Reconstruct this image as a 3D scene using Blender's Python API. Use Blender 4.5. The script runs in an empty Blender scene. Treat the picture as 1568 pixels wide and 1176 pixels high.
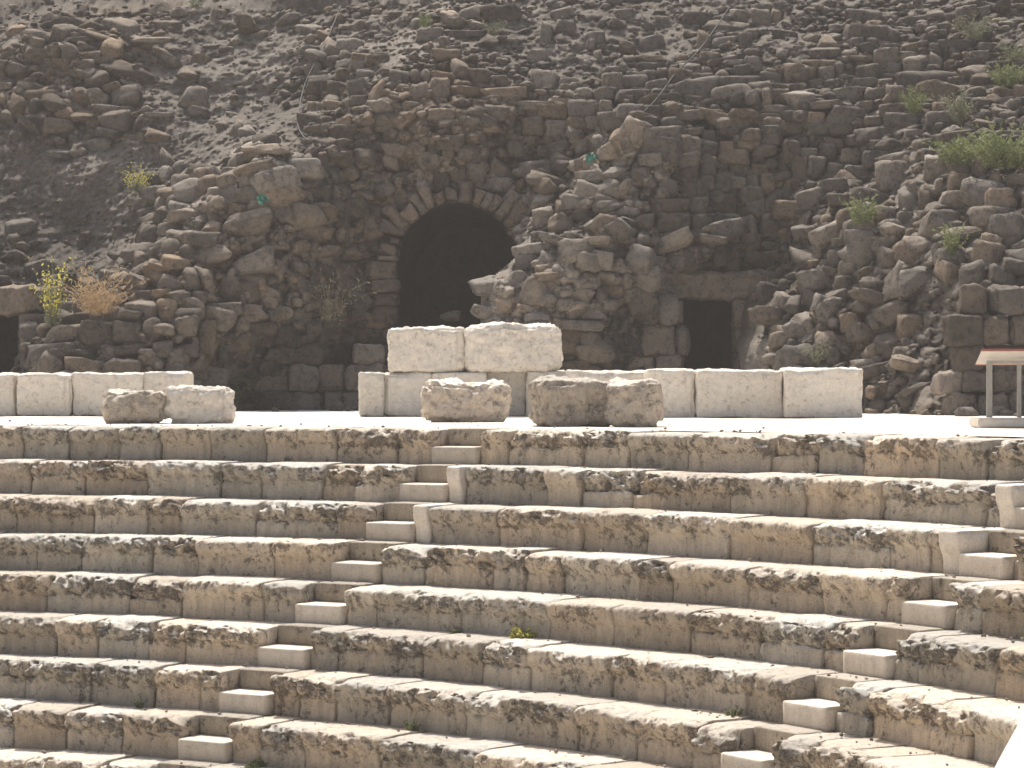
import bpy, bmesh, math, random
import numpy as np
from mathutils import Vector, Matrix
random.seed(7); RNG=np.random.RandomState(11)

# ------------------------------------------------------------------ helpers
def hsh(ix,iy,iz,seed=0):
    h=(ix.astype(np.int64)*73856093)^(iy.astype(np.int64)*19349663)^(iz.astype(np.int64)*83492791)^(seed*2654435761)
    h&=0xffffffff
    h=((h^(h>>16))*0x45d9f3b)&0xffffffff
    h=((h^(h>>16))*0x45d9f3b)&0xffffffff
    h=h^(h>>16)
    return (h&0xffffff)/float(0xffffff)
def vnoise(P,seed=0):
    F=np.floor(P); f=P-F; I=F.astype(np.int64); w=f*f*(3-2*f)
    r=0
    for a in(0,1):
        for b in(0,1):
            for c in(0,1):
                h=hsh(I[:,0]+a,I[:,1]+b,I[:,2]+c,seed)
                r=r+h*(w[:,0] if a else 1-w[:,0])*(w[:,1] if b else 1-w[:,1])*(w[:,2] if c else 1-w[:,2])
    return r*2-1
def fbm(P,sc=1.0,oct=3,seed=0,g=.5):
    r=0;a=1;t=0
    for o in range(oct):
        r=r+a*vnoise(P*sc+o*17.3,seed+o);t+=a;a*=g;sc*=2.03
    return r/t
def voro(P,sc,seed=0):
    Q=P*sc;F=np.floor(Q).astype(np.int64)
    d1=np.full(len(P),9.);d2=np.full(len(P),9.);cid=np.zeros(len(P))
    for a in(-1,0,1):
        for b in(-1,0,1):
            for c in(-1,0,1):
                x=F[:,0]+a;y=F[:,1]+b;z=F[:,2]+c
                px=x+.15+.7*hsh(x,y,z,seed+1);py=y+.15+.7*hsh(x,y,z,seed+2);pz=z+.15+.7*hsh(x,y,z,seed+3)
                d=np.sqrt((px-Q[:,0])**2+(py-Q[:,1])**2+(pz-Q[:,2])**2)
                n=d<d1
                d2=np.where(n,d1,np.minimum(d2,d));d1=np.where(n,d,d1)
                cid=np.where(n,hsh(x,y,z,seed+4),cid)
    return d1,d2,cid
def sstep(a,b,x):
    t=np.clip((x-a)/(b-a),0,1);return t*t*(3-2*t)

def make_mesh(name,V,faces,mats,tint=None,smooth=True,midx=None,parent=None,wear=None):
    me=bpy.data.meshes.new(name)
    V=np.asarray(V,dtype=np.float32)
    me.vertices.add(len(V));me.vertices.foreach_set('co',V.ravel())
    loops=np.concatenate([np.asarray(f).ravel() for f in faces]).astype(np.int32)
    tot=np.concatenate([np.full(len(f),np.asarray(f).shape[1]) for f in faces]).astype(np.int32)
    st=np.concatenate([[0],np.cumsum(tot)[:-1]]).astype(np.int32)
    me.loops.add(len(loops));me.loops.foreach_set('vertex_index',loops)
    me.polygons.add(len(tot));me.polygons.foreach_set('loop_start',st)
    try: me.polygons.foreach_set('loop_total',tot)
    except Exception: pass
    me.polygons.foreach_set('use_smooth',np.full(len(tot),bool(smooth)))
    if midx is not None: me.polygons.foreach_set('material_index',np.asarray(midx,dtype=np.int32))
    me.update(calc_edges=True);me.validate()
    if tint is not None:
        at=me.color_attributes.new('tint','FLOAT_COLOR','POINT')
        t=np.asarray(tint,dtype=np.float32)
        if t.ndim==1: t=np.stack([t,t,t],1)
        at.data.foreach_set('color',np.concatenate([t,np.ones((len(t),1),np.float32)],1).ravel())
    if wear is not None:
        at=me.attributes.new('wear','FLOAT','POINT');at.data.foreach_set('value',np.asarray(wear,dtype=np.float32))
    for m in mats: me.materials.append(m)
    ob=bpy.data.objects.new(name,me);bpy.context.collection.objects.link(ob)
    if parent: ob.parent=parent
    return ob
def empty(name):
    o=bpy.data.objects.new(name,None);bpy.context.collection.objects.link(o);return o

class Acc:
    def __init__(s): s.V=[];s.Q=[];s.T=[];s.C=[];s.W=[];s.n=0
    def add(s,V,Q=None,T=None,c=(1,1,1),w=None):
        V=np.asarray(V,float)
        if Q is not None and len(Q): s.Q.append(np.asarray(Q)+s.n)
        if T is not None and len(T): s.T.append(np.asarray(T)+s.n)
        c=np.asarray(c,float)
        if c.ndim==1: c=np.tile(c,(len(V),1))
        s.V.append(V);s.C.append(c);s.W.append(np.full(len(V),.5) if w is None else w);s.n+=len(V)
    def build(s,name,mats,smooth=True,parent=None):
        f=[]
        if s.Q: f.append(np.concatenate(s.Q))
        if s.T: f.append(np.concatenate(s.T))
        return make_mesh(name,np.concatenate(s.V),f,mats,np.concatenate(s.C),smooth,None,parent,np.concatenate(s.W))

# ------------------------------------------------------------------ materials
def stone_mat(name,cA,cB,patina,dust,s1=1.6,s2=14,pat=(.5,.62),dustamt=1.0,dust_rng=(.55,.9),bump=.5,bd=.02,rough=.92,fine=60,patmul=1.0,wear=False,streak=0):
    m=bpy.data.materials.new(name);m.use_nodes=True;nt=m.node_tree;N=nt.nodes;L=nt.links
    b=N['Principled BSDF'];b.inputs['Roughness'].default_value=rough
    b.inputs['Specular IOR Level'].default_value=.15
    tc=N.new('ShaderNodeTexCoord')
    def noise(sc,det=6,ro=.6,dist=0,vec=None):
        n=N.new('ShaderNodeTexNoise');n.inputs['Scale'].default_value=sc;n.inputs['Detail'].default_value=det
        n.inputs['Roughness'].default_value=ro;n.inputs['Distortion'].default_value=dist
        L.new(vec or tc.outputs['Object'],n.inputs['Vector']);return n.outputs['Fac']
    def rng(src,a,b2,c=0,d=1):
        r=N.new('ShaderNodeMapRange');r.inputs[1].default_value=a;r.inputs[2].default_value=b2
        r.inputs[3].default_value=c;r.inputs[4].default_value=d;L.new(src,r.inputs[0]);return r.outputs[0]
    def mix(f,a,b2,bt='MIX'):
        x=N.new('ShaderNodeMix');x.data_type='RGBA';x.blend_type=bt
        if isinstance(f,(int,float)): x.inputs[0].default_value=f
        else: L.new(f,x.inputs[0])
        for s,i in((a,6),(b2,7)):
            if isinstance(s,tuple): x.inputs[i].default_value=(*s,1)
            else: L.new(s,x.inputs[i])
        return x.outputs[2]
    def mul(a,b2,op='MULTIPLY'):
        x=N.new('ShaderNodeMath');x.operation=op
        for s,i in((a,0),(b2,1)):
            if isinstance(s,(int,float)): x.inputs[i].default_value=s
            else: L.new(s,x.inputs[i])
        return x.outputs[0]
    n1=noise(s1,4,.6,.4);n2=noise(s2,7,.72,.3);n3=noise(fine,4,.7)
    col=mix(rng(n1,.35,.65),cA,cB)
    col=mix(rng(n2,.3,.7,0,.4),col,tuple(x*.66 for x in cB))
    big=rng(n1,.3,.6,.3,1.0)
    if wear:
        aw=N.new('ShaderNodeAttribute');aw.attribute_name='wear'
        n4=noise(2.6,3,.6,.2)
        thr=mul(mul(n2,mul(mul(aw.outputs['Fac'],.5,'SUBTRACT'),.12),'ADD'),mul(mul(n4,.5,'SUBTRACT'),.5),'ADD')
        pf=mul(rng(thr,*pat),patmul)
    else:
        pf=mul(mul(rng(n2,pat[0],pat[1]),big),patmul)
    if streak:
        mp=N.new('ShaderNodeMapping');mp.inputs['Scale'].default_value=(1,1,.16);L.new(tc.outputs['Object'],mp.inputs[0])
        n5=noise(11,4,.65,.2,mp.outputs[0])
        col=mix(rng(n5,.5,.68,0,streak),col,tuple(x*.5 for x in cB))
        col=mix(rng(n5,.46,.3,0,streak*.7),col,tuple(min(.8,x*1.25) for x in cA))
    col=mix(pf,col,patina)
    col=mix(rng(n3,.45,.75,0,.35),col,tuple(min(1,x*1.5) for x in cA))
    col=mix(rng(n3,.42,.25,0,.45),col,tuple(x*.5 for x in patina))
    ge=N.new('ShaderNodeNewGeometry');sx=N.new('ShaderNodeSeparateXYZ');L.new(ge.outputs['Normal'],sx.inputs[0])
    df=mul(mul(rng(sx.outputs[2],*dust_rng),dustamt),rng(n2,.68,.5,.35,1))
    col=mix(df,col,dust)
    at=N.new('ShaderNodeAttribute');at.attribute_name='tint'
    col=mix(1.0,col,at.outputs['Color'],'MULTIPLY')
    L.new(col,b.inputs['Base Color'])
    ad=mul(n2,mul(n3,.45),'ADD')
    bp=N.new('ShaderNodeBump');bp.inputs['Strength'].default_value=bump;bp.inputs['Distance'].default_value=bd
    L.new(ad,bp.inputs['Height']);L.new(bp.outputs[0],b.inputs['Normal'])
    return m
def plain(name,c,rough=.7,var=.25,sc=8,metal=0,trans=0):
    m=bpy.data.materials.new(name);m.use_nodes=True;nt=m.node_tree;N=nt.nodes;L=nt.links
    b=N['Principled BSDF'];b.inputs['Roughness'].default_value=rough;b.inputs['Metallic'].default_value=metal
    tc=N.new('ShaderNodeTexCoord');n=N.new('ShaderNodeTexNoise');n.inputs['Scale'].default_value=sc
    n.inputs['Detail'].default_value=4;L.new(tc.outputs['Object'],n.inputs['Vector'])
    x=N.new('ShaderNodeMix');x.data_type='RGBA';L.new(n.outputs['Fac'],x.inputs[0])
    x.inputs[6].default_value=(*[k*(1-var) for k in c],1);x.inputs[7].default_value=(*[min(1,k*(1+var)) for k in c],1)
    L.new(x.outputs[2],b.inputs['Base Color'])
    if trans:
        t=N.new('ShaderNodeBsdfTranslucent');L.new(x.outputs[2],t.inputs[0]);ms=N.new('ShaderNodeMixShader');ms.inputs[0].default_value=trans
        L.new(b.outputs[0],ms.inputs[1]);L.new(t.outputs[0],ms.inputs[2]);L.new(ms.outputs[0],N['Material Output'].inputs[0])
    return m
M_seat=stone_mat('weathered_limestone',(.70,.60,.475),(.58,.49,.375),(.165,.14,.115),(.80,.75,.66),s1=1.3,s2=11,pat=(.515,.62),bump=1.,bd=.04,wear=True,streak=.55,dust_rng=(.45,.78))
M_new=stone_mat('restored_limestone',(.72,.64,.54),(.64,.56,.46),(.34,.28,.22),(.80,.75,.66),s1=2.5,s2=10,pat=(.54,.7),bump=.4,bd=.014,patmul=.6,streak=.2)
M_block=stone_mat('pale_limestone',(.80,.74,.65),(.75,.68,.58),(.30,.25,.2),(.82,.78,.70),s1=2.0,s2=12,pat=(.55,.64),bump=.8,bd=.02,patmul=.7,streak=.15)
M_blockd=stone_mat('grey_limestone',(.58,.50,.41),(.45,.385,.31),(.15,.13,.11),(.80,.75,.66),s1=2.0,s2=9,pat=(.51,.61),bump=1,bd=.04,dust_rng=(.6,.85),streak=.3)
M_basalt=stone_mat('basalt_rubble',(.305,.268,.228),(.215,.19,.163),(.09,.081,.073),(.47,.425,.365),s1=1.8,s2=9,pat=(.5,.62),dustamt=.55,bump=1,bd=.07,dust_rng=(.35,.95),fine=45)
M_ashlar=stone_mat('dressed_basalt',(.21,.185,.16),(.155,.138,.12),(.06,.056,.052),(.40,.355,.30),s1=1.8,s2=9,pat=(.5,.62),dustamt=.4,bump=.9,bd=.04,fine=45)
M_hill=stone_mat('hillside_earth',(.29,.255,.215),(.22,.192,.163),(.105,.093,.082),(.33,.295,.25),s1=.5,s2=9,pat=(.52,.66),dustamt=.4,bump=1,bd=.08,dust_rng=(.35,.95),fine=30)
M_terr=stone_mat('dusty_terrace',(.76,.70,.61),(.70,.64,.54),(.5,.43,.35),(.78,.73,.65),s1=.7,s2=6,pat=(.55,.75),bump=.3,bd=.01,patmul=.4)
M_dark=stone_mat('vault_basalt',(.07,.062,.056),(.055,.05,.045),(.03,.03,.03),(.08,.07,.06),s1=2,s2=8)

# ------------------------------------------------------------------ geometry of the theatre
CX,CY,R0,DT,S=-10.49,16.27,18.95,.697,.42
CAMH=.616;FOC=4184.
AIS=[-.861,-.393,.075,.543,1.011,1.479]
def px_to_world(u,v,Y): return np.array([(u-784)*Y/FOC,Y,CAMH+(578-v)*Y/FOC])  # places image pixel coordinates along the camera ray at the given depth
PROF=np.array([(.80,0),(.62,0),(.47,0),(.34,0),(.24,0),(.16,0),(.10,0),(.06,-.002),(.03,-.008),(.008,-.024),(-.006,-.045),(-.008,-.07),(-.006,-.095),(.002,-.12),(.014,-.145),(.034,-.168),(.056,-.19),(.072,-.215),(.079,-.25),(.080,-.29),(.080,-.33),(.076,-.37),(.07,-.42),(.07,-.50),(.80,-.50)])
def seat_block(acc,k,a0,a1,prof=PROF,erode=1.,new=False,tint=(1,1,1),rs=.03,dz=0,dr=0,rr=random):
    R=R0-k*DT
    n=max(2,int((a1-a0)*R/rs)+1)
    step=len(prof)==10
    gl=[.0005] if step else [.005,.007,.010,.018]
    g0=rr.choice(gl)/R;g1=rr.choice(gl)/R
    A=np.linspace(a0+g0,a1-g1,n+1)
    m=len(prof)
    AA,TT=np.meshgrid(A,prof[:,0],indexing='ij');_,ZZ=np.meshgrid(A,prof[:,1],indexing='ij')
    sl=rr.uniform(-.03,.03)*(0 if step else 1)
    fr=((AA-a0)/(a1-a0)-.5)
    z=ZZ-k*S+dz;r=R+TT+dr+fr*sl
    X=CX+r*np.sin(AA);Y=CY+r*np.cos(AA)
    Pn=np.stack([X.ravel(),Y.ravel(),z.ravel()],1)
    w=(sstep(-.27,-.13,ZZ)*sstep(.3,.06,TT)).ravel()
    n0=fbm(Pn,1.1,2,77)
    n1=fbm(Pn,2.6,3,5);n2=fbm(Pn,14,4,9,.75);n3=fbm(Pn*np.array([1,1,.6]),5.5,3,23)
    pit=np.clip(fbm(Pn*np.array([1,1,1.4]),11,4,63,.6)-.10,0,1)
    rid=1-np.abs(fbm(Pn*np.array([1,1,2.2]),6,3,61))*2
    e=erode
    if new: dt=.006*n2;dzz=.004*n1
    else:
        dt=w*e*(.06*np.clip(n0+.1,0,1)+.05*np.clip(n1+.15,0,1)+.055*n2+.04*np.clip(n3,0,1)+.11*pit-.010*rid)+.016*n2+.02*n3*(.4+e*.5)+.05*pit
        dzz=-w*e*(.06*np.clip(n0,0,1)+.06*np.clip(n3+.05,0,1)+.03*np.clip(n2,-.2,1)+.03*pit)+.010*n1+.005*n2-.012*pit
    s0=(AA-A[0])*R;s1=(A[-1]-AA)*R
    front=(TT<.3).ravel()
    for sd,wd in((s0,rr.choice([.035,.05,.09,.16])),(s1,rr.choice([.035,.05,.09,.16]))):
        if new: wd=.02
        ej=np.clip(1-sd/wd,0,1).ravel()**2
        am=wd/.05
        dt=dt+front*ej*(.012+.022*e*w*am);dzz=dzz-ej*.006*(ZZ.ravel()>-.01)-ej*w*.016*e*am
    back=(TT>.75).ravel();dt[back]=0
    rf=r.ravel()+dt
    V=np.stack([CX+rf*np.sin(AA.ravel()),CY+rf*np.cos(AA.ravel()),z.ravel()+dzz],1)
    I=np.arange((n+1)*m).reshape(n+1,m)
    q=np.stack([I[:-1,:-1],I[:-1,1:],I[1:,1:],I[1:,:-1]],-1).reshape(-1,4)
    q2=np.stack([I[:-1,-1],I[:-1,0],I[1:,0],I[1:,-1]],-1).reshape(-1,4)
    c0=V[I[0]].mean(0);c1=V[I[-1]].mean(0)
    V=np.vstack([V,c0,c1]);nc=(n+1)*m
    t0=np.array([[nc,I[0,(j+1)%m],I[0,j]] for j in range(m)]);t1=np.array([[nc+1,I[-1,j],I[-1,(j+1)%m]] for j in range(m)])
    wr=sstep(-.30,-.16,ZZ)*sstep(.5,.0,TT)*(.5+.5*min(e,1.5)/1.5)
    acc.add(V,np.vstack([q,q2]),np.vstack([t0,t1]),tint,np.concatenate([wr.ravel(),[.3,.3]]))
NPROF=np.array([(.80,0),(.5,0),(.25,0),(.1,0),(.03,0),(.008,-.008),(0,-.03),(0,-.10),(.01,-.16),(.03,-.21),(.05,-.25),(.06,-.3),(.06,-.38),(.06,-.5),(.80,-.5)])
HI=np.array([(.80,0),(.6,0),(.47,0),(.41,0),(.392,-.004),(.385,-.015),(.385,-.1),(.385,-.18),(.385,-.24),(.80,-.24)])
LO=np.array([(.45,-.212),(.3,-.212),(.15,-.212),(.04,-.212),(.006,-.216),(-.003,-.228),(-.003,-.3),(0,-.38),(0,-.5),(.45,-.5)])
seating=empty('theatre_seating')
HW=.32
for k in range(0,12):
    old=Acc();new=Acc()
    R=R0-k*DT
    edges=[-.95]+AIS+[1.75]
    rr=random.Random(100+k)
    for i in range(len(edges)-1):
        a=edges[i]+(HW/R if i>0 else 0);b=edges[i+1]-(HW/R if i<len(edges)-2 else 0)
        x=a
        first=True
        while x<b-1e-6:
            L=rr.uniform(.42,1.2)
            nw=False
            if first and i>0:
                L=rr.uniform(.3,.55)
                if (i==4 and k in(1,2)) : nw=True;L=.22
            e=min(b,x+L/R)
            if b-e<.35/R: 
                if b-e>1e-6: e=b-.3/R if b-x>.7/R else b
            last=e>=b-1e-6
            if last and i<len(edges)-2 and ((i==4 and k in(1,2)) or (i==5 and k in(2,3))): 
                if (b-x)>.3/R+1e-6 and not first:
                    e=b-.26/R; last=False
                    if e<=x+.05/R: e=b;nw=True
                else: nw=True
            mid=(x+e)/2
            rs=.02 if .1<mid<1.35 else (.05 if .0<mid<1.5 else .14)
            g=rr.uniform(.74,1.1);warm=rr.uniform(-.02,.08)
            tint=(g*(1+warm),g,g*(1-warm))
            er=rr.choice([.3,.6,.9,1.2,1.6,2.2])
            if nw: seat_block(new,k,x,e,NPROF,.1,True,(g*.1+.92,)*3,rs,rr=rr)
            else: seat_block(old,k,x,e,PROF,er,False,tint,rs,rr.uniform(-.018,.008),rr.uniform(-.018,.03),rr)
            x=e;first=False
    for j,th in enumerate(AIS):
        for pr,ac_ in((HI,old),(LO,new)):
            g=rr.uniform(.78,1.05)
            if pr is HI: g*=.72  # upper step tinted darker, the notch shadow is put into its colour
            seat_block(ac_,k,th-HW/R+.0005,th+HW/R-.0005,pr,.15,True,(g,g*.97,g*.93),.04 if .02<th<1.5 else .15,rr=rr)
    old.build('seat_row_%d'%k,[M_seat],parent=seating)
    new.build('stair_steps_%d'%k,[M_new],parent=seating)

A=np.linspace(-.97,1.77,260);RR=np.concatenate([np.linspace(R0+.70,R0+8,50),np.linspace(R0+8.4,R0+40,50)])
AA,Rg=np.meshgrid(A,RR,indexing='ij')
P=np.stack([(CX+Rg*np.sin(AA)).ravel(),(CY+Rg*np.cos(AA)).ravel(),np.zeros(AA.size)],1)
P[:,2]=.02*fbm(P,1.2,3,3)-.004
I=np.arange(AA.size).reshape(AA.shape)
q=np.stack([I[:-1,:-1],I[1:,:-1],I[1:,1:],I[:-1,1:]],-1).reshape(-1,4)
make_mesh('terrace_pavement',P,[q],[M_terr],np.ones(len(P)))
g=np.array([(-400,-400,-5.05),(400,-400,-5.05),(400,400,-5.05),(-400,400,-5.05)],float)
make_mesh('ground',g,[np.array([[0,1,2,3]])],[M_terr],np.ones(4))

# ------------------------------------------------------------------ rough blocks
_lat={}
def lattice(nx,ny,nz):
    key=(nx,ny,nz)
    if key in _lat:return _lat[key]
    pts={};V=[];Q=[]
    def vid(i,j,k):
        t=(i,j,k)
        if t not in pts: pts[t]=len(V);V.append((2*i/nx-1,2*j/ny-1,2*k/nz-1))
        return pts[t]
    for i in range(nx):
        for j in range(ny):
            Q.append([vid(i,j,0),vid(i,j+1,0),vid(i+1,j+1,0),vid(i+1,j,0)]);Q.append([vid(i,j,nz),vid(i+1,j,nz),vid(i+1,j+1,nz),vid(i,j+1,nz)])
    for i in range(nx):
        for k in range(nz):
            Q.append([vid(i,0,k),vid(i+1,0,k),vid(i+1,0,k+1),vid(i,0,k+1)]);Q.append([vid(i,ny,k),vid(i,ny,k+1),vid(i+1,ny,k+1),vid(i+1,ny,k)])
    for j in range(ny):
        for k in range(nz):
            Q.append([vid(0,j,k),vid(0,j,k+1),vid(0,j+1,k+1),vid(0,j+1,k)]);Q.append([vid(nx,j,k),vid(nx,j+1,k),vid(nx,j+1,k+1),vid(nx,j,k+1)])
    _lat[key]=(np.array(V),np.array(Q));return _lat[key]
def rblock(acc,c,size,rot=0,rnd=.04,amp=.02,res=.04,tint=(1,1,1),tilt=(0,0),seed=0,nmax=40):
    size=np.asarray(size,float)
    n=[int(min(nmax,max(3,round(s/res)))) for s in size]
    V,Q=lattice(*n);h=size/2
    rnd=min(rnd,h.min()*.6)
    p=V*h
    q=np.clip(p,-(h-rnd),h-rnd);d=p-q
    l=np.linalg.norm(d,axis=1,keepdims=True);d=d/np.maximum(l,1e-9)
    nn=fbm(p+seed*7.7,2.5,2,seed)[:,None]
    p=q+d*rnd
    ne=((np.abs(V)>.8).sum(1)>=2)[:,None]
    p=p+d*(amp*(fbm(p+seed*7.7,3,2,seed)[:,None]+.6*fbm(p+seed*3.1,12,3,seed+4,.65)[:,None])-ne*amp*1.6*np.clip(nn,0,1))
    M=np.array((Matrix.Rotation(rot,3,'Z')@Matrix.Rotation(tilt[0],3,'X')@Matrix.Rotation(tilt[1],3,'Y')))
    p=p@M.T+np.asarray(c)
    acc.add(p,Q,None,tint)

def block_obj(name,u0,v0,u1,v1,Y,depth,mat,rot=0,rnd=.05,amp=.02,tint=1.,tilt=(0,0),seed=1,z0=None):
    a=px_to_world(u0,v0,Y);b=px_to_world(u1,v1,Y)
    w=b[0]-a[0];h=a[2]-b[2];zc=(a[2]+b[2])/2
    if z0 is not None: h=a[2]-z0;zc=z0+h/2
    ac=Acc();rblock(ac,((a[0]+b[0])/2,Y+depth/2,zc),(w,depth,h),rot,rnd,amp,.02,(tint,tint*.985,tint*.96),tilt,seed,70)
    return ac.build(name,[mat])
Z0=-.01
block_obj('limestone_block',155,597,248,650,36.2,.75,M_blockd,rot=.12,rnd=.10,amp=.09,seed=2,z0=Z0)
block_obj('limestone_block',250,592,354,650,36.3,.6,M_block,rot=-.05,rnd=.13,amp=.09,tint=.92,seed=3,z0=Z0)
block_obj('limestone_block',646,585,776,650,37.2,.6,M_blockd,rot=.05,rnd=.2,amp=.10,tint=1.35,seed=4,z0=Z0)
block_obj('limestone_block',820,584,926,653,34.3,.7,M_blockd,rot=.25,rnd=.12,amp=.10,tint=.85,seed=5,z0=Z0)
block_obj('limestone_block',926,585,1018,653,34.2,.6,M_blockd,rot=-.1,rnd=.18,amp=.09,tint=1.1,seed=6,z0=Z0)
bw=empty('limestone_block_wall')
def wallblk(u0,v0,u1,v1,Y,depth,seed,tint=1,mat=None,rnd=.045,amp=.035,z0=Z0,rot=0):
    o=block_obj('block_%d'%seed,u0,v0,u1,v1,Y,depth,mat or M_block,rot,rnd,amp,tint,(0,0),seed,z0);o.parent=bw
for a in[(-260,572,-130,637,43.4,.9,10,.97),(-128,573,22,637,43.4,.9,11,.95),(24,573,108,637,43.3,.95,12,.97),(110,572,218,637,43.4,1.,13,.97),(219,570,286,637,43.5,1.,14,.92),
 (549,571,588,637,43.0,.9,15,.85),(586,571,662,637,43.1,.8,16,1.),(660,571,745,637,43.0,.8,17,.98),(744,569,806,637,43.2,.8,18,.7),(806,569,868,638,43.,.8,19,.88),(868,568,990,638,42.6,.8,20,.97),
 (990,566,1066,640,41.6,.8,21,1.),(1067,567,1200,640,41.4,.8,22,.92),(1201,565,1322,640,41.2,.8,23,1.0)]: wallblk(*a)
z1=px_to_world(0,571,43)[2]+.005
wallblk(593,501,712,571,43.1,.75,24,1.0,rnd=.08,amp=.05,z0=z1)
wallblk(712,497,858,571,43.0,.8,25,1.02,rnd=.13,amp=.07,z0=z1,rot=.05)

# ------------------------------------------------------------------ hillside relief surface
ctl=[(-250,628,50),(-100,628,50.2),(60,628,49.0),(300,628,49.2),(345,628,51.2),(500,628,52),(600,628,52.5),(700,628,52.5),(750,628,50.6),(900,628,50.4),(1050,628,51.8),(1110,628,50),(1300,628,47),(1440,628,45),(1568,628,44),(1720,628,43),
(60,520,49.4),(200,500,49.0),(300,560,49.0),(300,430,49.8),(400,480,50.2),(470,450,51.0),(340,380,50.6),(150,468,49.8),(150,440,52.7),(60,440,52.8),(0,450,52.4),(-100,520,51),(0,520,51),(-200,450,52),
(270,340,51.2),(400,300,51.0),(400,235,51.6),(470,260,51.9),(300,255,53.9),(250,290,53.9),(400,205,54.3),(230,340,53.4),(520,300,52.6),(520,400,52.4),
(560,560,52.6),(560,400,52.6),(560,300,52.6),(600,250,52.7),(700,250,52.7),(700,350,52.5),(700,480,52.5),(640,480,52.5),(640,350,52.5),(780,300,52.6),(700,150,53.1),(620,130,53.5),(560,180,53.3),(480,200,53.6),(820,240,53.0),(860,150,53.5),(780,110,54.1),
(735,500,50.2),(750,430,50.6),(800,480,50.0),(850,380,50.6),(900,300,51.2),(960,220,51.7),(1000,185,52.0),(980,420,50.7),(900,450,50.2),(950,540,50.6),(1000,480,51.2),(720,400,52.4),(790,340,52.5),(850,280,52.7),(910,215,53.0),
(1050,520,52.1),(1120,520,52.1),(1085,440,52.1),(1150,430,52.1),(1085,370,51.2),(1080,310,52.2),(1160,380,52.3),
(1080,220,52.8),(1200,300,52.3),(1200,400,51.9),(1150,150,53.2),(1300,200,52.6),
(1150,530,49.6),(1180,480,49.6),(1250,430,49.4),(1300,540,47.9),(1300,340,49.5),(1250,360,50.6),(1400,500,47.0),(1400,380,48.0),(1400,280,49.5),(1350,400,48.5),(1330,280,51.6),
(1460,560,45.6),(1500,450,45.9),(1568,450,45.4),(1500,300,48),(1568,280,47.4),(1568,420,45.7),(1700,400,45),
(-250,300,55),(-250,150,58),(-250,0,61.5),(0,400,53.4),(0,300,55),(20,190,56.4),(30,60,58),(0,0,61.5),(200,350,53.8),(200,250,55),(150,170,56.4),(160,70,57.8),(200,0,61),(400,150,56.5),(400,0,60),(600,60,56.8),(600,0,58.6),(800,60,56),(800,0,58),(1000,100,55),(1000,0,57.6),(1200,80,54.8),(1200,0,57.5),(1400,150,52.8),(1400,0,57),(1568,150,51.5),(1568,0,56),(1750,0,55.5),(1750,200,49.5),
(-200,-200,66),(300,-200,65),(800,-200,63),(1300,-200,62.5),(1700,-200,61.5),(0,-400,72),(800,-400,70),(1600,-400,69)]
C=np.array([px_to_world(u,v,y) for u,v,y in ctl])
cxz=C[:,[0,2]];cy=C[:,1]
ex=cxz[:16].copy();ex[:,1]=-.6
cxz=np.vstack([cxz,ex]);cy=np.concatenate([cy,cy[:16]])
D=np.sqrt(((cxz[:,None]-cxz[None])**2).sum(-1)+.02)
K=np.block([[D-.02*np.eye(len(cy)),np.ones((len(cy),1)),cxz],[np.ones((1,len(cy))),np.zeros((1,3))],[cxz.T,np.zeros((2,3))]])
W=np.linalg.solve(K,np.concatenate([cy,np.zeros(3)]))
def depth(xz):
    xz=np.atleast_2d(xz);o=np.zeros(len(xz))
    for i in range(0,len(xz),20000):
        x=xz[i:i+20000]
        d=np.sqrt(((x[:,None]-cxz[None])**2).sum(-1)+.02)
        o[i:i+20000]=d@W[:len(cy)]+W[len(cy)]+x@W[len(cy)+1:]
    return o
def on_hill(u,v):
    Y=52.
    for _ in range(25):
        p=px_to_world(u,v,Y);Y=.5*Y+.5*float(depth(p[[0,2]])[0])
    return px_to_world(u,v,Y)
def idw(lst,col):
    pts=np.array([px_to_world(a[0],a[1],53) for a in lst])[:,[0,2]];val=np.array([a[col] for a in lst],float)
    def f(xz):
        xz=np.atleast_2d(xz);o=np.zeros(len(xz))
        for i in range(0,len(xz),20000):
            d=((xz[i:i+20000,None]-pts[None])**2).sum(-1)+.05
            w=d**-2.;o[i:i+20000]=(w*val).sum(1)/w.sum(1)
        return o
    return f
mk=[(0,620,1),(60,560,1),(200,520,1),(100,480,.9),(300,450,1),(260,330,1),(400,260,1),(400,400,1),(520,400,.8),(560,200,.9),(700,200,1),(620,140,.8),(500,180,.8),(480,120,.5),(600,60,.4),(540,20,.45),(420,180,.25),(300,200,.1),(150,300,.05),(0,300,.1),(20,140,.75),(110,120,.8),(100,60,.5),(170,120,.6),(250,120,.2),(430,70,.5),(350,50,.12),(120,400,.1),(0,420,.4),(0,220,.1),(150,220,.1),
(800,100,.5),(800,20,.3),(900,250,1),(850,400,1),(1000,300,1),(1000,120,.7),(1000,30,.3),(1150,250,1),(1150,120,.8),(1200,40,.4),(1300,200,1),(1300,400,1),(1400,100,.8),(1400,300,1),(1450,30,.5),(1568,200,.9),(1568,60,.7),(1568,500,1),(900,550,1),(1200,550,1),(-200,500,1),(-200,300,.1),(-200,0,.2),(1700,200,1),(800,-200,.2),(0,-200,.2),(1600,-200,.4)]
masonry=idw(mk,2)
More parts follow.
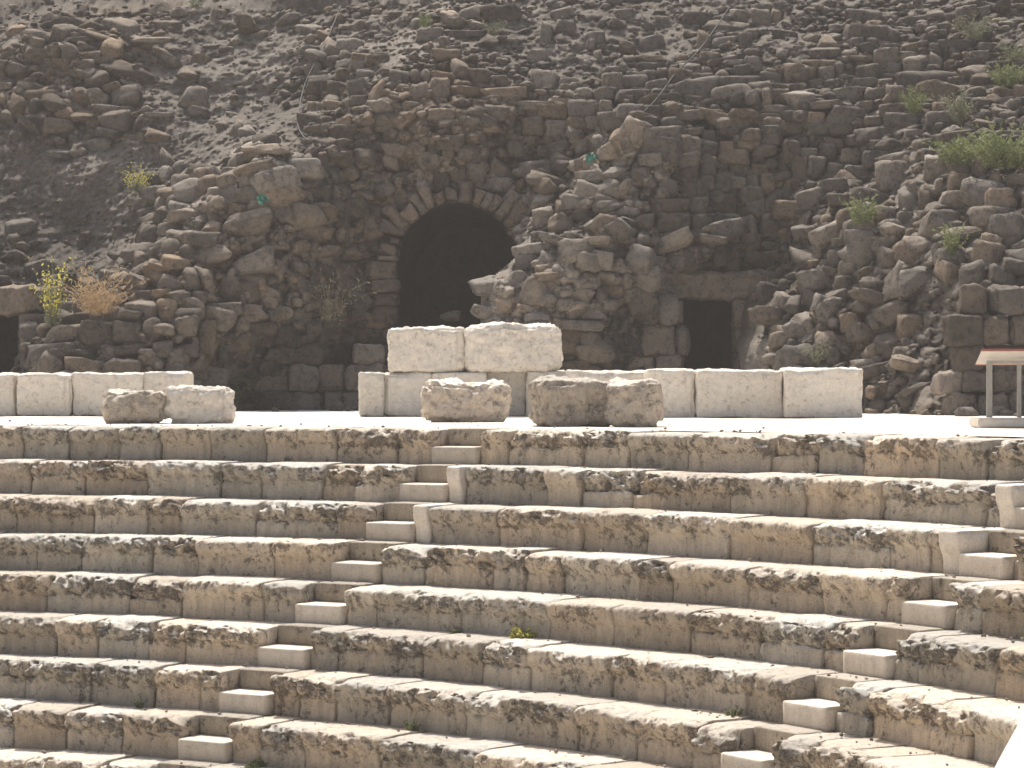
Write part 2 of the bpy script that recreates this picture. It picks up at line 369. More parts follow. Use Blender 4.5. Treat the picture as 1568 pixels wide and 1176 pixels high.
tn=[(650,230,.68,.16),(560,330,.62,.14),(560,450,.55,.12),(700,150,.74,.10),(820,230,.66,.09),(500,200,.66,.08),(450,570,.44,0),(560,580,.42,0),(350,570,.62,.03),
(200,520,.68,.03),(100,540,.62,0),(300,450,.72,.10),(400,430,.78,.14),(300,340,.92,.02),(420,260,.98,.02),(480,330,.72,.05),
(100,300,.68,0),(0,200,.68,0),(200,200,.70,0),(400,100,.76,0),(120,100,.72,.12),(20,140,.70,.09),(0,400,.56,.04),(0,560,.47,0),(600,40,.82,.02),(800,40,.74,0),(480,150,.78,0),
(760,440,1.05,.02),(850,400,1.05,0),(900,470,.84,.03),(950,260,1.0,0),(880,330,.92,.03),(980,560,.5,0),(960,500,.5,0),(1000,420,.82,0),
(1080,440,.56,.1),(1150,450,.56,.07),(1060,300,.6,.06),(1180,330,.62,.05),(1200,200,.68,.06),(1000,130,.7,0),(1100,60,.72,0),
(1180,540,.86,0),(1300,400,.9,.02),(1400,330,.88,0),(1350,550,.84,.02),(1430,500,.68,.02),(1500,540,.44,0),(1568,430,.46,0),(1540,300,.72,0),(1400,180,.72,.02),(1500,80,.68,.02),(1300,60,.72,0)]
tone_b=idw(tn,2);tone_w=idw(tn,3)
GX,GZ=np.meshgrid(np.arange(-12.5,12.5,.04),np.concatenate([np.arange(-.3,8.6,.036),np.arange(8.6,13.5,.1)]),indexing='ij')
xz=np.stack([GX.ravel(),GZ.ravel()],1)
DY=depth(xz);MS=masonry(xz)
P3=np.stack([xz[:,0],DY,xz[:,1]],1)
Pw=P3+.12*np.stack([fbm(P3,2,2,1),fbm(P3,2,2,2),fbm(P3,2,2,3)],1)
sq=np.array([1,1,1.35])
d1,d2,cid=voro(Pw*sq,2.6,4)
e1,e2,cid2=voro(Pw*sq,6.5,8)
ARX,ARZ,ARR,ARY=-1.04,2.84,1.17,52.5
da=np.sqrt((xz[:,0]-ARX)**2+(np.maximum(xz[:,1]-ARZ,0))**2)
arch_near=sstep(2.2,1.5,da)*(xz[:,1]<ARZ+2.2)*(xz[:,0]<ARX+1.3)
door_near=(sstep(.5,.2,np.maximum(np.abs(xz[:,0]-3.71)-.48,0))*sstep(.6,.2,np.maximum(xz[:,1]-2.1,0)))
flat=np.clip(arch_near*.6+door_near,0,1)
big=.34*(np.clip((d2-d1)*1.6,0,.5)-.25)*1.0+.32*(cid-.5)
sml=.13*(np.clip((e2-e1)*1.6,0,.5)-.25)+.12*(cid2-.5)
msk=sstep(.15,.75,MS+.35*fbm(P3,.9,3,40))
low=fbm(P3,.8,3,31);mid=fbm(P3,3.2,4,33,.6);fin=fbm(P3,14,3,35,.6)
LOWA=.45
off=msk*.06-(msk*(big*(1-.7*flat)+sml))-(1-msk)*(sml*.8)+(LOWA*low*(1-flat)+.16*mid*(1-.6*flat)+.05*fin)
YY=DY+off
YY=np.maximum(YY,41.5)
ZZ=xz[:,1]+.02*fin
V=np.stack([xz[:,0],YY,ZZ],1)
I=np.arange(GX.size).reshape(GX.shape)
q=np.stack([I[:-1,:-1],I[1:,:-1],I[1:,1:],I[:-1,1:]],-1).reshape(-1,4)
cen=V[q].mean(1)
def in_open(x,z,m=0):
    x=np.asarray(x);z=np.asarray(z)
    a=((np.abs(x-ARX)<ARR-m)&(z<ARZ))|((np.sqrt((x-ARX)**2+(z-ARZ)**2)<ARR-m)&(z>=ARZ))
    a&=(z>0.2)
    a&=~((x>-.55+(z-2.3)*1.1)&(z<3.1)&(x>-.6))
    b=(x>3.24+m)&(x<4.19-m)&(z<2.08-m)&(z>0)
    c=(x>-10.3)&(x<-9.1-m)&(z<1.78-m)&(z>0)
    return a|b|c
q=q[~in_open(cen[:,0],cen[:,2])]
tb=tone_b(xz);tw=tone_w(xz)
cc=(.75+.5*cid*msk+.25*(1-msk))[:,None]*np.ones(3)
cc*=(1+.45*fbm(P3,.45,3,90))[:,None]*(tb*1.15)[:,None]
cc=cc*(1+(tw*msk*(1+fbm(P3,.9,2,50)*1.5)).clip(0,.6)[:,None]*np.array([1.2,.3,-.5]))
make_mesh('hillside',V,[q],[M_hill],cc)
HP=V.reshape(GX.shape+(3,))
nx=np.gradient(HP,axis=0);nz=np.gradient(HP,axis=1)
HN=np.cross(nx.reshape(-1,3),nz.reshape(-1,3));HN/=np.linalg.norm(HN,axis=1,keepdims=True)+1e-9
HN[HN[:,1]>0]*=-1
gx,gy=np.meshgrid(np.concatenate([np.arange(-120,-14,3),np.arange(-14,14,1.),np.arange(14,121,3)]),np.concatenate([np.arange(0,80,1.5),np.arange(80,240,5)]),indexing='ij')
r=np.sqrt((gx-CX)**2+(gy-CY)**2)
gz=np.clip((r-39)*.62,-6,19)
pp=np.stack([gx.ravel(),gy.ravel(),gz.ravel()],1)
hz=gz.ravel()+.8*fbm(pp,.15,4,71)
hz-=6.*((np.abs(gx)<13)&(gy>36)&(gy<74)).ravel()
hz[(gy.ravel()<34)]=-7
pp[:,2]=hz
I2=np.arange(gx.size).reshape(gx.shape)
q2=np.stack([I2[:-1,:-1],I2[1:,:-1],I2[1:,1:],I2[:-1,1:]],-1).reshape(-1,4)
make_mesh('background_hill',pp,[q2],[M_hill],np.full(len(pp),.75))

# ------------------------------------------------------------------ stones
def proto(seed,sub,blocky=False):
    bm=bmesh.new();bmesh.ops.create_icosphere(bm,subdivisions=sub,radius=1)
    v=np.array([x.co[:] for x in bm.verts]);t=np.array([[a.index for a in f.verts] for f in bm.faces]);bm.free()
    r=np.random.RandomState(seed)
    npl=r.randint(2,5) if blocky else r.randint(5,11)
    n=r.normal(size=(npl,3));n/=np.linalg.norm(n,axis=1,keepdims=True);dd=r.uniform(.85,1.2,npl) if blocky else r.uniform(.68,1.1,npl)
    base=np.array([[1,0,0],[-1,0,0],[0,1,0],[0,-1,0],[0,0,1],[0,0,-1.]])+r.normal(0,.12 if blocky else .2,(6,3));base/=np.linalg.norm(base,axis=1,keepdims=True)
    n=np.vstack([n,base]);dd=np.concatenate([dd,np.full(6,.80)])
    c=v@n.T;x=dd/np.maximum(c,.05)
    k=45.;rad=-np.log(np.exp(-k*np.minimum(x,3)).sum(1))/k
    v=v*rad[:,None]
    f=fbm(v+seed*5,2.0,3,seed)
    v=v*(1+(.09 if blocky else .13)*f[:,None]+(.09*fbm(v+seed*5,5.5,3,seed+3,.65)[:,None] if sub>1 else 0)-(.12*np.clip(fbm(v+seed*9,3.2,2,seed+8)-.15,0,1)[:,None]))
    return v,t
PR={s:[proto(i*3+s,s) for i in range(22)] for s in(1,2,3)}
PB={s:[proto(200+i*3+s,s,True) for i in range(22)] for s in(2,3)}
def rotm(r):
    a=r.normal(size=4);a/=np.linalg.norm(a);w,x,y,z=a
    return np.array([[1-2*(y*y+z*z),2*(x*y-z*w),2*(x*z+y*w)],[2*(x*y+z*w),1-2*(x*x+z*z),2*(y*z-x*w)],[2*(x*z-y*w),2*(y*z+x*w),1-2*(x*x+y*y)]])
FLIPS=[np.diag([a,b,c]) @ np.eye(3)[list(p)] for a in(1,-1) for b in(1,-1) for c in(1,-1) for p in((0,1,2),(1,2,0),(2,0,1))]
FLIPS=[f for f in FLIPS if np.linalg.det(f)>0]
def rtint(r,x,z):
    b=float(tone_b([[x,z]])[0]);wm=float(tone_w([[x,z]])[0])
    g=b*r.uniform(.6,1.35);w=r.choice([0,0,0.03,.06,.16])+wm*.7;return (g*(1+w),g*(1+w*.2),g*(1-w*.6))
def stone(acc,c,s,sub,r,sq=None,tint=None,ra=.22,free=True,blocky=False):
    v,t=(PB if blocky else PR)[sub][r.randint(22)]
    if sq is None: sq=np.array([r.uniform(.8,1.35),r.uniform(.7,1.1),r.uniform(.5,.85)])
    M0=rotm(r) if free else FLIPS[r.randint(len(FLIPS))]
    v=(v@M0.T)*sq*s
    M=np.array(Matrix.Rotation(r.normal(0,ra),3,'X')@Matrix.Rotation(r.normal(0,ra),3,'Y')@Matrix.Rotation(r.normal(0,ra*1.5),3,'Z'))
    acc.add(v@M.T+c,None,t,rtint(r,c[0],c[2]) if tint is None else tint)
acc=Acc();r=np.random.RandomState(5)
def extra(x,y,z):
    p=np.array([[x,y,z]]);return LOWA*fbm(p,.8,3,31)[0]
ASH=[(380,525,590,640,51.2,3,(.35,.8),1),(925,465,1046,640,51.0,4,(.35,.7),2),(1445,440,1640,640,44.2,5,(.3,.8),3)]
AR=[(px_to_world(a[0],a[1],a[4]),px_to_world(a[2],a[3],a[4])) for a in ASH]
def near_open(x,z,hw,hh):
    pts=np.array([(x+a*hw,z+b*hh) for a in(-.8,0,.8) for b in(-.8,0,.8)])
    if in_open(pts[:,0],pts[:,1]).any(): return True
    d=math.hypot(x-ARX,z-ARZ)
    if z>ARZ and d<ARR+.36 : return True
    if -.8<x-3.71<.95 and z<2.65: return True
    for a,b in AR:
        if a[0]-.05<x<b[0]+.05 and z<a[2]+.05: return True
    return False
z=-.05;nst=0
while z<8.3:
    h=r.uniform(.2,.40)
    x=-11.8
    while x<11.8:
        w=min(.95,max(.18,r.lognormal(-.90,.42)))
        xc=x+w/2;x+=w*.95
        zc=z+h/2+.3*vnoise(np.array([[xc*.5,z*.6,3.]]))[0]+r.normal(0,.04)
        m=masonry([[xc,zc]])[0]+.3*vnoise(np.array([[xc*.9,zc*.9,7.]]))[0]
        archwall=(-4.5<xc<1.2 and zc<6.4)
        pr=np.clip((m-.20)*1.75,0,.95)
        if archwall: pr*=.84
        if r.rand()>pr: continue
        hs=h*r.choice([.65,.85,1,1,1.15,1.5]);ws=w*r.choice([.85,1,1,1.1])
        if near_open(xc,zc,ws/2,hs/2): continue
        y=float(depth([[xc,zc]])[0]);y+=extra(xc,y,zc)
        loose=(-.9<xc<2.4 and zc<5.4) or (xc>4.2 and zc<3.4) or (xc<-3.5 and 2.2<zc)
        y+=r.normal(0,.12 if loose else .06)+(.10 if archwall else 0)
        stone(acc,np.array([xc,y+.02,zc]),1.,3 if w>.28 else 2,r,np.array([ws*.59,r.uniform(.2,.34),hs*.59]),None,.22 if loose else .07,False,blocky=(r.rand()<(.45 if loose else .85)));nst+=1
    z+=h*.90
area_ok=(HP[...,2].ravel()<9.2)&(np.abs(xz[:,0])<11.5)
pm=msk*area_ok
pm[in_open(xz[:,0],xz[:,1],-.12)]=0
fl=flat>.3
def pick(p,n):
    c=np.cumsum(p);return np.searchsorted(c,r.uniform(0,c[-1],n))
up=sstep(5.2,6.5,xz[:,1])*area_ok
for lo,hi,n,sub,prob in((.14,.27,300,3,pm*(~fl)*(1-.5*up)),(.07,.15,1700,2,pm*(1-.8*fl)+.35*up),(.04,.08,4200,1,pm*.6+.25*area_ok+.3*up),(.015,.04,6500,1,(.5+.2*pm)*area_ok)):
    ids=pick(prob,n)
    for i in ids:
        s=r.uniform(lo,hi)
        if in_open(V[i,0],V[i,2],-.15-s): continue
        if math.hypot(V[i,0]-ARX,V[i,2]-ARZ)<ARR+.3 and s>.05: continue
        if s>.1 and near_open(V[i,0],V[i,2],s,s): continue
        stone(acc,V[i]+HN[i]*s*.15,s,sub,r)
for u,v,s,sx,sz,g in[(1230,160,.42,1,.85,1.2),(1110,358,.62,1.5,.4,.9),(1030,372,.5,1.2,.5,1.2),(880,385,.42,1.1,.8,1.1),(920,400,.36,1,.8,1.1),(985,425,.5,1.1,.55,1.),(815,385,.44,1.2,.5,1.3),(745,440,.4,1.1,.6,1.1),(740,480,.36,1.1,.6,1.),(790,505,.36,1.2,.6,.9),(410,232,.5,1.4,.35,1.2),(470,262,.45,1.2,.7,1.),(390,405,.55,1.2,.55,1.),(330,315,.38,1.2,.6,1.),(285,330,.42,1.2,.45,1.1),(360,345,.38,1.1,.6,.9),(470,335,.48,1.2,.6,.9),(300,370,.34,1.2,.6,.9),(560,240,.40,1,.6,.5),(745,190,.34,1.1,.6,.5),(820,265,.46,1,.8,.7),(1500,300,.55,1.1,.75,1.),(1440,345,.5,1.1,.8,.9),(1400,290,.4,1.1,.6,.9),(1270,360,.46,1.1,.7,1.2),(1320,370,.44,1,.8,.9),(1250,430,.44,1,.7,.9),(1200,465,.4,1.1,.7,1.),(1260,470,.4,1,.8,1.),(1320,510,.44,1,.7,.9),(1370,480,.44,1,.8,.8),(1200,520,.4,1.1,.6,1.),(1190,550,.34,1.3,.45,1.),(1270,535,.4,1,.7,.9),(1390,560,.45,1.3,.4,1.3),(1330,560,.38,1.2,.5,1.1),(1400,430,.48,1,.8,.9),(1460,400,.46,1,.8,.8),(1540,350,.55,1,.8,.7),(970,205,.5,.9,.9,1.2),(935,235,.42,1,.6,1.2),(905,275,.4,1.1,.6,1.1),(880,310,.4,1,.6,1.),(860,345,.4,1,.6,1.),(1050,250,.4,1,.8,.7),(1150,300,.4,1,.7,.6),(690,485,.26,1.2,.6,.7),(905,540,.45,1.1,.7,.9),(690,30,.3,1,.7,1.2),(730,40,.25,1,.6,1.1),(585,165,.3,1.2,.6,1.),(30,350,.4,1.3,.6,.7),(230,410,.3,1.5,.5,.9)]:
    p=on_hill(u,v);p[1]+=extra(*p)-.12
    w=r.choice([0,.03,.08])
    stone(acc,p,s*.74,3,r,np.array([sx,.85,sz]),(g*(1+w),g,g*(1-w)),.2,False)
for i in range(300):
    x=r.uniform(-10,9);base=float(depth([[x,.0]])[0]);y=base-r.exponential(.5)-.1
    if -9.4<x<-3 and y<44.8: continue
    if y<42.8: continue
    s=r.choice([.03,.05,.07,.1,.16]);stone(acc,np.array([x,y,s*.3]),s,2,r)
acc.build('rubble_stones',[M_basalt],smooth=True)
# gravel and chips lying on the seats and the terrace edge
acc=Acc()
for i in range(900):
    k=r.randint(-1,10);th=r.uniform(.12,1.32)
    if k<0: R=R0+r.uniform(.1,4.);zz=.004
    else: R=R0-k*DT+DT*r.uniform(.55,1.02);zz=-k*S+.004
    s=r.choice([.006,.01,.014,.02,.03],p=[.3,.3,.2,.15,.05])
    g=r.uniform(.9,2.)
    stone(acc,np.array([CX+R*math.sin(th),CY+R*math.cos(th),zz+s*.2]),s,1,r,None,(g*1.05,g,g*.9))
acc.build('stone_chips',[M_basalt],smooth=False)

# ------------------------------------------------------------------ vaulted passage with arch
vp=empty('vaulted_passage')
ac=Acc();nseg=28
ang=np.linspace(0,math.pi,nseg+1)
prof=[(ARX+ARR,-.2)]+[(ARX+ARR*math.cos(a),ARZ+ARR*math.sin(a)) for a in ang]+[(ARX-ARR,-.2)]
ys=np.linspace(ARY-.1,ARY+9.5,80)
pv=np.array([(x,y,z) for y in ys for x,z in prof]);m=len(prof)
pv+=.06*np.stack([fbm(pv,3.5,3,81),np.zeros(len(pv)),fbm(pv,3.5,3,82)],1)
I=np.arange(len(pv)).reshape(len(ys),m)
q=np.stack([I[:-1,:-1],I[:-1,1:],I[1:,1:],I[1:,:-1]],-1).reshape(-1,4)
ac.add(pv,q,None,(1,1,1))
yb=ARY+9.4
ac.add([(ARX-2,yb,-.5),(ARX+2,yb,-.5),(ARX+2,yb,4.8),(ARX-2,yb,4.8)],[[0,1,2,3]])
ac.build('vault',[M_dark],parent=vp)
ac=Acc()
a0=0.30
while a0<math.pi-.02:
    dA=random.uniform(.10,.23);a1=min(a0+dA,math.pi);am=(a0+a1)/2
    L=random.choice([.22,.3,.4,.5,.6])
    c=Vector((ARX+(ARR+L/2-.02)*math.cos(am),ARY+random.uniform(-.02,.12),ARZ+(ARR+L/2-.02+random.uniform(-.05,.05))*math.sin(am)))
    vv,Q=lattice(5,5,9)
    p=vv*np.array([1,.32,L/2])
    p[:,0]=vv[:,0]*(a1-a0)/2*(ARR+(vv[:,2]+1)*L/2)*random.uniform(.86,.98)
    corner=((np.abs(vv)>.9).sum(1)>=2)[:,None]
    p=p*(1-corner*random.uniform(.06,.18))
    nz_=fbm(p+a0*31,6,3,int(a0*40))[:,None]
    p=p+.07*nz_*vv
    rot=np.array(Matrix.Rotation(math.pi/2-am+random.uniform(-.12,.12),3,'Y'))
    g=random.uniform(.5,.88);wm=random.uniform(.06,.22);ac.add(p@rot.T+np.array(c),Q,None,(g*(1+wm),g,g*(1-wm*.6)));a0=a1
z=ARZ
while z>.3:
    h=random.uniform(.22,.42);w=random.uniform(.3,.6);g=random.uniform(.4,.75)
    rblock(ac,(ARX-(ARR+w/2-.02)+random.uniform(-.03,.03),ARY+random.uniform(0,.12),z-h/2),(w,.6,h-.015),0,.06,.06,.06,(g*1.12,g,g*.92),seed=int(z*10));z-=h
ac.build('arch_voussoirs',[M_basalt],parent=vp)
def doorway(name,x0,x1,zt,y,lw):
    e=empty(name);ac=Acc()
    rblock(ac,((x0+x1)/2+.15,y-.12,zt+.26),(x1-x0+lw,.7,.50),0,.07,.08,.05,(1.1,1.,.9),seed=91)
    for sx,xe in((-1,x0),(1,x1)):
        z=zt
        while z>-.1:
            h=random.uniform(.35,.55);w=random.uniform(.35,.65);g=random.uniform(.6,1.2)
            rblock(ac,(xe+sx*w/2,y-.12+random.uniform(-.05,.05),z-h/2),(w,.7,h-.015),0,.05,.055,.05,(g*1.1,g,g*.93),seed=int(z*17)+sx);z-=h
    ac.build('door_frame_stones',[M_ashlar],parent=e)
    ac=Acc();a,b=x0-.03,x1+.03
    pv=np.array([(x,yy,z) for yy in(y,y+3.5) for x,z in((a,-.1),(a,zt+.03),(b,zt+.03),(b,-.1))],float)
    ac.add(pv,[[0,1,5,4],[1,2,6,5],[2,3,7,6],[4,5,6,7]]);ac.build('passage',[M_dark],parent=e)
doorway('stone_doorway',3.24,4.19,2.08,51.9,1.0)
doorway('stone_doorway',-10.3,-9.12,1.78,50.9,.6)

def ashlar(name,u0,v0,u1,v1,Y,rows,wr,seed,yv=.12,grow=1.,miss=.3):
    rr=random.Random(seed);ac=Acc();a=px_to_world(u0,v0,Y);b=px_to_world(u1,v1,Y)
    zb=-.02
    h=(a[2]-zb)/rows;z=zb
    for j in range(rows):
        hh=h*rr.uniform(.8,1.2)
        x=a[0]+rr.uniform(-.15,.2)
        while x<b[0]-.1:
            w=rr.uniform(*wr);w=min(w,b[0]-x+.1)
            g=rr.uniform(.5,1.5)*grow;wm=rr.uniform(0,.12)
            if not(rr.random()<miss and j>=rows-2):
                rblock(ac,(x+w/2,Y+.35+rr.uniform(-yv,yv),z+hh*.5),(w-.01,.7,hh-.01),rr.uniform(-.08,.08),.06,.07,.045,(g*(1+wm),g,g*(1-wm)),(rr.uniform(-.04,.04),rr.uniform(-.03,.03)),seed=rr.randint(0,99))
            x+=w
        z+=hh
    return ac.build(name,[M_ashlar])
ashlar('basalt_wall',*ASH[0],grow=.85,miss=.15)
ashlar('basalt_wall',*ASH[1],grow=1.,miss=.15)
ashlar('basalt_wall',*ASH[2],grow=.9,yv=.2)

# ------------------------------------------------------------------ plants
M_gr=plain('green_leaf',(.19,.22,.09),trans=.35);M_gg=plain('grey_green_leaf',(.19,.20,.12),trans=.3)
M_yl=plain('yellow_flower',(.70,.62,.12),trans=.3);M_dry=plain('dry_grass',(.42,.30,.17),trans=.3);M_dg=plain('pale_grass',(.30,.27,.17),trans=.3)
def plant(name,c,h,w,n,mats,ll=.07,lw=.012,leafy=3,spread=1.,seed=0):
    r=np.random.RandomState(seed);c=np.asarray(c,float)
    V=[];T=[];MI=[]
    def leaf(p,d,l,wd,mi):
        s=np.cross(d,r.normal(size=3));s/=np.linalg.norm(s)+1e-9
        k=len(V);V.extend([p-s*wd*.3,p+s*wd*.3,p+d*l*.5+s*wd,p+d*l,p+d*l*.5-s*wd]);T.extend([[k,k+1,k+2],[k,k+2,k+4],[k+4,k+2,k+3]]);MI.extend([mi]*3)
    for i in range(n):
        a=r.uniform(0,6.28);o=r.uniform(0,w*.3)
        p=c+np.array([math.cos(a)*o,math.sin(a)*o,-.03]);d=np.array([math.cos(a)*r.uniform(.0,.9)*spread*w/h,math.sin(a)*.5*spread*w/h,1.]);d/=np.linalg.norm(d)
        L=h*r.uniform(.35,1.05);seg=6;st=L/seg
        for s in range(seg):
            d2=d+r.normal(0,.10,3)+np.array([0,0,-.05*s*spread]);d2/=np.linalg.norm(d2)
            leaf(p,d2,st*1.15,lw*.35,0)
            for _ in range(leafy):
                ld=d2*.5+r.normal(0,.6,3);ld/=np.linalg.norm(ld)
                leaf(p+d2*st*r.uniform(0,1),ld,ll*r.uniform(.5,1.2),lw,(1 if (len(mats)>1 and s>=2 and r.rand()<.7) else 0))
            p=p+d2*st;d=d2
    make_mesh(name,V,[np.array(T)],mats,None,False,MI)
def pl(name,u,v,hp,wp,n,mats,fw=.35,**k):
    p=on_hill(u,v);Yt=p[1]-fw;p=px_to_world(u,v,Yt);s=p[1]/FOC
    plant(name,p,hp*s,wp*s,n,mats,**k)
pl('yellow_flowering_plant',80,500,112,40,40,[M_gg,M_yl],fw=.5,ll=.055,lw=.02,leafy=3,seed=1,spread=.45)
pl('dry_grass_tuft',152,478,85,80,150,[M_dry],fw=.5,ll=.14,lw=.009,leafy=1,seed=2,spread=1)
pl('pale_weed',212,292,50,38,40,[M_gg,M_yl],ll=.05,lw=.012,leafy=3,seed=3)
pl('dry_weed',505,490,100,64,40,[M_dg],fw=.45,ll=.09,lw=.010,leafy=2,seed=4)
pl('leafy_weed',350,622,60,50,26,[M_gr],ll=.08,lw=.02,leafy=3,seed=5)
pl('green_shrub',1540,255,80,90,110,[M_gr],fw=.5,ll=.10,lw=.016,leafy=4,seed=6)
pl('green_shrub',1475,250,60,80,90,[M_gr],fw=.5,ll=.10,lw=.014,leafy=4,seed=7)
pl('green_shrub',1320,340,48,45,40,[M_gr],fw=.5,ll=.09,lw=.014,leafy=3,seed=8)
pl('green_shrub',1545,130,45,60,60,[M_gr],ll=.09,lw=.014,leafy=3,seed=9)
pl('grass_tuft',1400,170,45,30,40,[M_gr],ll=.09,lw=.01,leafy=2,seed=10)
pl('grass_tuft',1470,180,50,40,50,[M_gg],ll=.09,lw=.01,leafy=2,seed=11)
pl('grass_tuft',1490,60,50,50,60,[M_gg],ll=.09,lw=.01,leafy=2,seed=12)
pl('grass_tuft',1560,90,40,50,50,[M_gg],ll=.09,lw=.01,leafy=2,seed=13)
pl('grass_tuft',1460,390,60,24,30,[M_gr],ll=.09,lw=.012,leafy=3,seed=14)
pl('grass_tuft',1250,550,35,30,24,[M_gg],ll=.07,lw=.01,leafy=2,seed=15)
pl('grass_tuft',755,50,30,24,24,[M_gg],ll=.07,lw=.01,leafy=2,seed=16)
pl('grass_tuft',650,40,24,20,20,[M_gr],ll=.07,lw=.01,leafy=2,seed=17)
pl('grass_tuft',300,10,24,20,20,[M_gg],ll=.07,lw=.01,leafy=2,seed=18)
def seatplant(name,u,k,h,w,n,mats,seed,**kw):
    Rk=R0-k*DT+.05
    best=min((abs(784+FOC*(CX+Rk*math.sin(t))/(CY+Rk*math.cos(t))-u),t) for t in np.linspace(.05,1.4,2000))
    t=best[1];plant(name,(CX+(Rk-.08)*math.sin(t),CY+(Rk-.08)*math.cos(t),-(k+1)*S),h,w,n,mats,seed=seed,**kw)
seatplant('green_weed',810,4,.17,.2,34,[M_gr,M_yl],31,ll=.04,lw=.014)
seatplant('green_weed',705,4,.1,.12,14,[M_gr],32,ll=.03,lw=.01)
seatplant('green_weed',640,6,.18,.14,18,[M_gr],33,ll=.03,lw=.008)
seatplant('green_weed',400,7,.12,.16,24,[M_gr],34,ll=.04,lw=.012)
seatplant('green_weed',1135,5,.12,.12,14,[M_gr],35,ll=.03,lw=.01)
seatplant('green_weed',220,6,.14,.1,10,[M_gr],36,ll=.03,lw=.008)

# ------------------------------------------------------------------ cables and netting
M_cab=plain('black_cable',(.03,.03,.03));M_net=plain('green_netting',(.07,.28,.21))
def tube(name,pts,rad,mat):
    cu=bpy.data.curves.new(name,'CURVE');cu.dimensions='3D';cu.bevel_depth=rad;cu.bevel_resolution=2
    sp=cu.splines.new('NURBS');sp.points.add(len(pts)-1)
    for i,p in enumerate(pts): sp.points[i].co=(*p,1)
    sp.use_endpoint_u=True;sp.order_u=3
    ob=bpy.data.objects.new(name,cu);bpy.context.collection.objects.link(ob);cu.materials.append(mat);return ob
def hillpts(l):
    o=[]
    for u,v in l:
        p=on_hill(u,v);o.append(px_to_world(u,v,p[1]+extra(*p)-.5))
    return o
tube('cable',hillpts([(522,10),(508,45),(495,75),(478,105),(466,130),(458,165),(454,200),(470,215)]),.013,M_cab)
tube('cable',hillpts([(1118,10),(1095,45),(1065,85),(1035,110),(1015,140),(990,170),(950,195),(925,220),(905,240)]),.013,M_cab)
for u,v in((403,305),(905,242)):
    p=on_hill(u,v);p=px_to_world(u,v,p[1]-.6)
    ac=Acc();r2=np.random.RandomState(u)
    n=9;gu,gv=np.meshgrid(np.linspace(-1,1,n),np.linspace(-1,1,n),indexing='ij')
    q3=np.stack([gu.ravel()*.12*(1-.5*np.abs(gv.ravel()))+r2.normal(0,.012,n*n),r2.normal(0,.04,n*n),gv.ravel()*.07*(1-.4*gu.ravel())+r2.normal(0,.02,n*n)],1)+p
    I=np.arange(n*n).reshape(n,n)
    ac.add(q3,np.stack([I[:-1,:-1],I[1:,:-1],I[1:,1:],I[:-1,1:]],-1).reshape(-1,4));ac.build('green_netting',[M_net])

# ------------------------------------------------------------------ information board
sg=empty('information_board')
M_met=plain('grey_metal',(.30,.28,.25),rough=.5);M_wh=plain('pale_panel',(.45,.41,.36));M_rd=plain('red_edge',(.30,.11,.08));M_cn=plain('pale_concrete',(.6,.55,.47))
def bx(name,c,s,mat,rx=0,bev=.006):
    bm=bmesh.new();bmesh.ops.create_cube(bm,size=1);bmesh.ops.scale(bm,vec=s,verts=bm.verts)
    bmesh.ops.bevel(bm,geom=bm.edges[:],offset=bev,segments=2,affect='EDGES')
    bmesh.ops.rotate(bm,matrix=Matrix.Rotation(rx,3,'X'),verts=bm.verts);bmesh.ops.translate(bm,vec=c,verts=bm.verts)
    me=bpy.data.meshes.new(name);bm.to_mesh(me);bm.free();me.materials.append(mat)
    o=bpy.data.objects.new(name,me);bpy.context.collection.objects.link(o);o.parent=sg
YS=33.6
bx('base_slab',(6.35,YS,.06),(1.35,.7,.12),M_cn,0,.02)
bx('post_left',(5.87,YS,.46),(.07,.05,.72),M_met);bx('post_right',(6.24,YS+.02,.46),(.05,.05,.72),M_met);bx('post_far',(6.85,YS,.46),(.07,.05,.72),M_met)
bx('crossbar',(6.36,YS-.01,.80),(1.0,.04,.04),M_met)
bx('panel',(6.36,YS,.865),(1.24,.46,.022),M_wh,-.36,.004)
bx('panel_rim_lower',(6.36,YS+.222,.782),(1.26,.03,.028),M_rd,-.36,.004);bx('panel_rim_upper',(6.36,YS-.222,.948),(1.26,.03,.028),M_rd,-.36,.004)

M_rail=plain('white_paint',(.8,.8,.8),rough=.4,var=.05)
hr=empty('white_handrail')
pa=[px_to_world(1470,1390,5.4),px_to_world(1530,1245,5.8),px_to_world(1590,1130,6.1),px_to_world(1700,930,6.6)]
o=tube('rail',pa,.055,M_rail);o.parent=hr
o=tube('post',[pa[-1],pa[-1]*np.array([1,1,0])+np.array([0,0,-5.05])],.03,M_rail);o.parent=hr
o=tube('post',[pa[0],pa[0]*np.array([1,1,0])+np.array([0,0,-5.05])],.03,M_rail);o.parent=hr

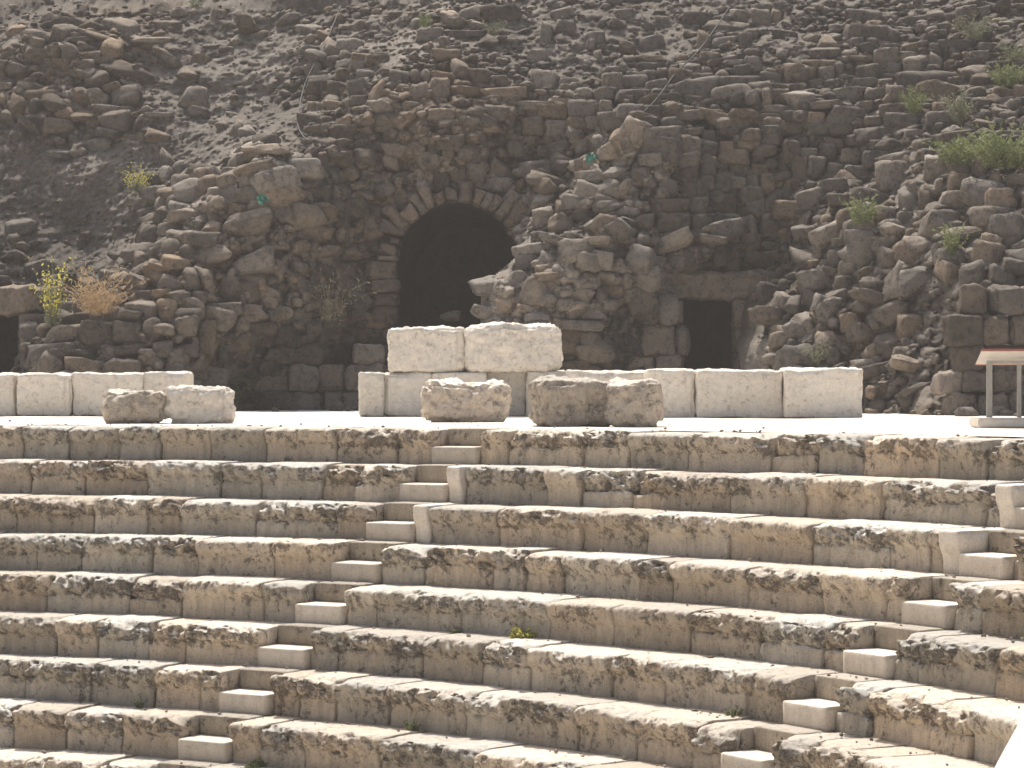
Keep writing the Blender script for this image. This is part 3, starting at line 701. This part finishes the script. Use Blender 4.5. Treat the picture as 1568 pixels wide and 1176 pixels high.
# scatter volume added over the whole site to lift the dark tones
bm=bmesh.new();bmesh.ops.create_cube(bm,size=1);bmesh.ops.scale(bm,vec=(160,150,30),verts=bm.verts);bmesh.ops.translate(bm,vec=(0,30,9.5),verts=bm.verts)
me=bpy.data.meshes.new('haze_volume');bm.to_mesh(me);bm.free()
hz_=bpy.data.objects.new('haze_volume',me);bpy.context.collection.objects.link(hz_)
mv=bpy.data.materials.new('haze_volume');mv.use_nodes=True;nt=mv.node_tree;nt.nodes.remove(nt.nodes['Principled BSDF'])
vs=nt.nodes.new('ShaderNodeVolumeScatter');vs.inputs['Color'].default_value=(1,.96,.9,1);vs.inputs['Density'].default_value=.0014;vs.inputs['Anisotropy'].default_value=0
nt.links.new(vs.outputs[0],nt.nodes['Material Output'].inputs['Volume']);me.materials.append(mv)

# ------------------------------------------------------------------ light, sky, camera
sc=bpy.context.scene
EL=math.radians(61);AZ=math.radians(-17)
w=bpy.data.worlds.new('World');sc.world=w;w.use_nodes=True;nt=w.node_tree
sky=nt.nodes.new('ShaderNodeTexSky');sky.sky_type='NISHITA';sky.sun_disc=False;sky.sun_elevation=EL;sky.sun_rotation=AZ
sky.dust_density=7.0
nt.links.new(sky.outputs[0],nt.nodes['Background'].inputs[0]);nt.nodes['Background'].inputs[1].default_value=.15
l=bpy.data.lights.new('sun','SUN');l.energy=5;l.angle=math.radians(.6);l.color=(1,.945,.86)
so=bpy.data.objects.new('sun',l);bpy.context.collection.objects.link(so)
sd=Vector((math.sin(AZ)*math.cos(EL),math.cos(AZ)*math.cos(EL),math.sin(EL)))
so.rotation_euler=(-sd).to_track_quat('-Z','Y').to_euler();so.location=(0,30,40)
cam=bpy.data.cameras.new('camera');co=bpy.data.objects.new('camera',cam);bpy.context.collection.objects.link(co)
cam.sensor_width=36;cam.lens=36*FOC/1568;cam.clip_end=1000;cam.clip_start=.1
co.location=(0,0,CAMH);co.rotation_euler=(math.pi/2-.0025,0,0)
sc.camera=co
sc.view_settings.view_transform='Standard';sc.view_settings.look='None';sc.view_settings.exposure=0
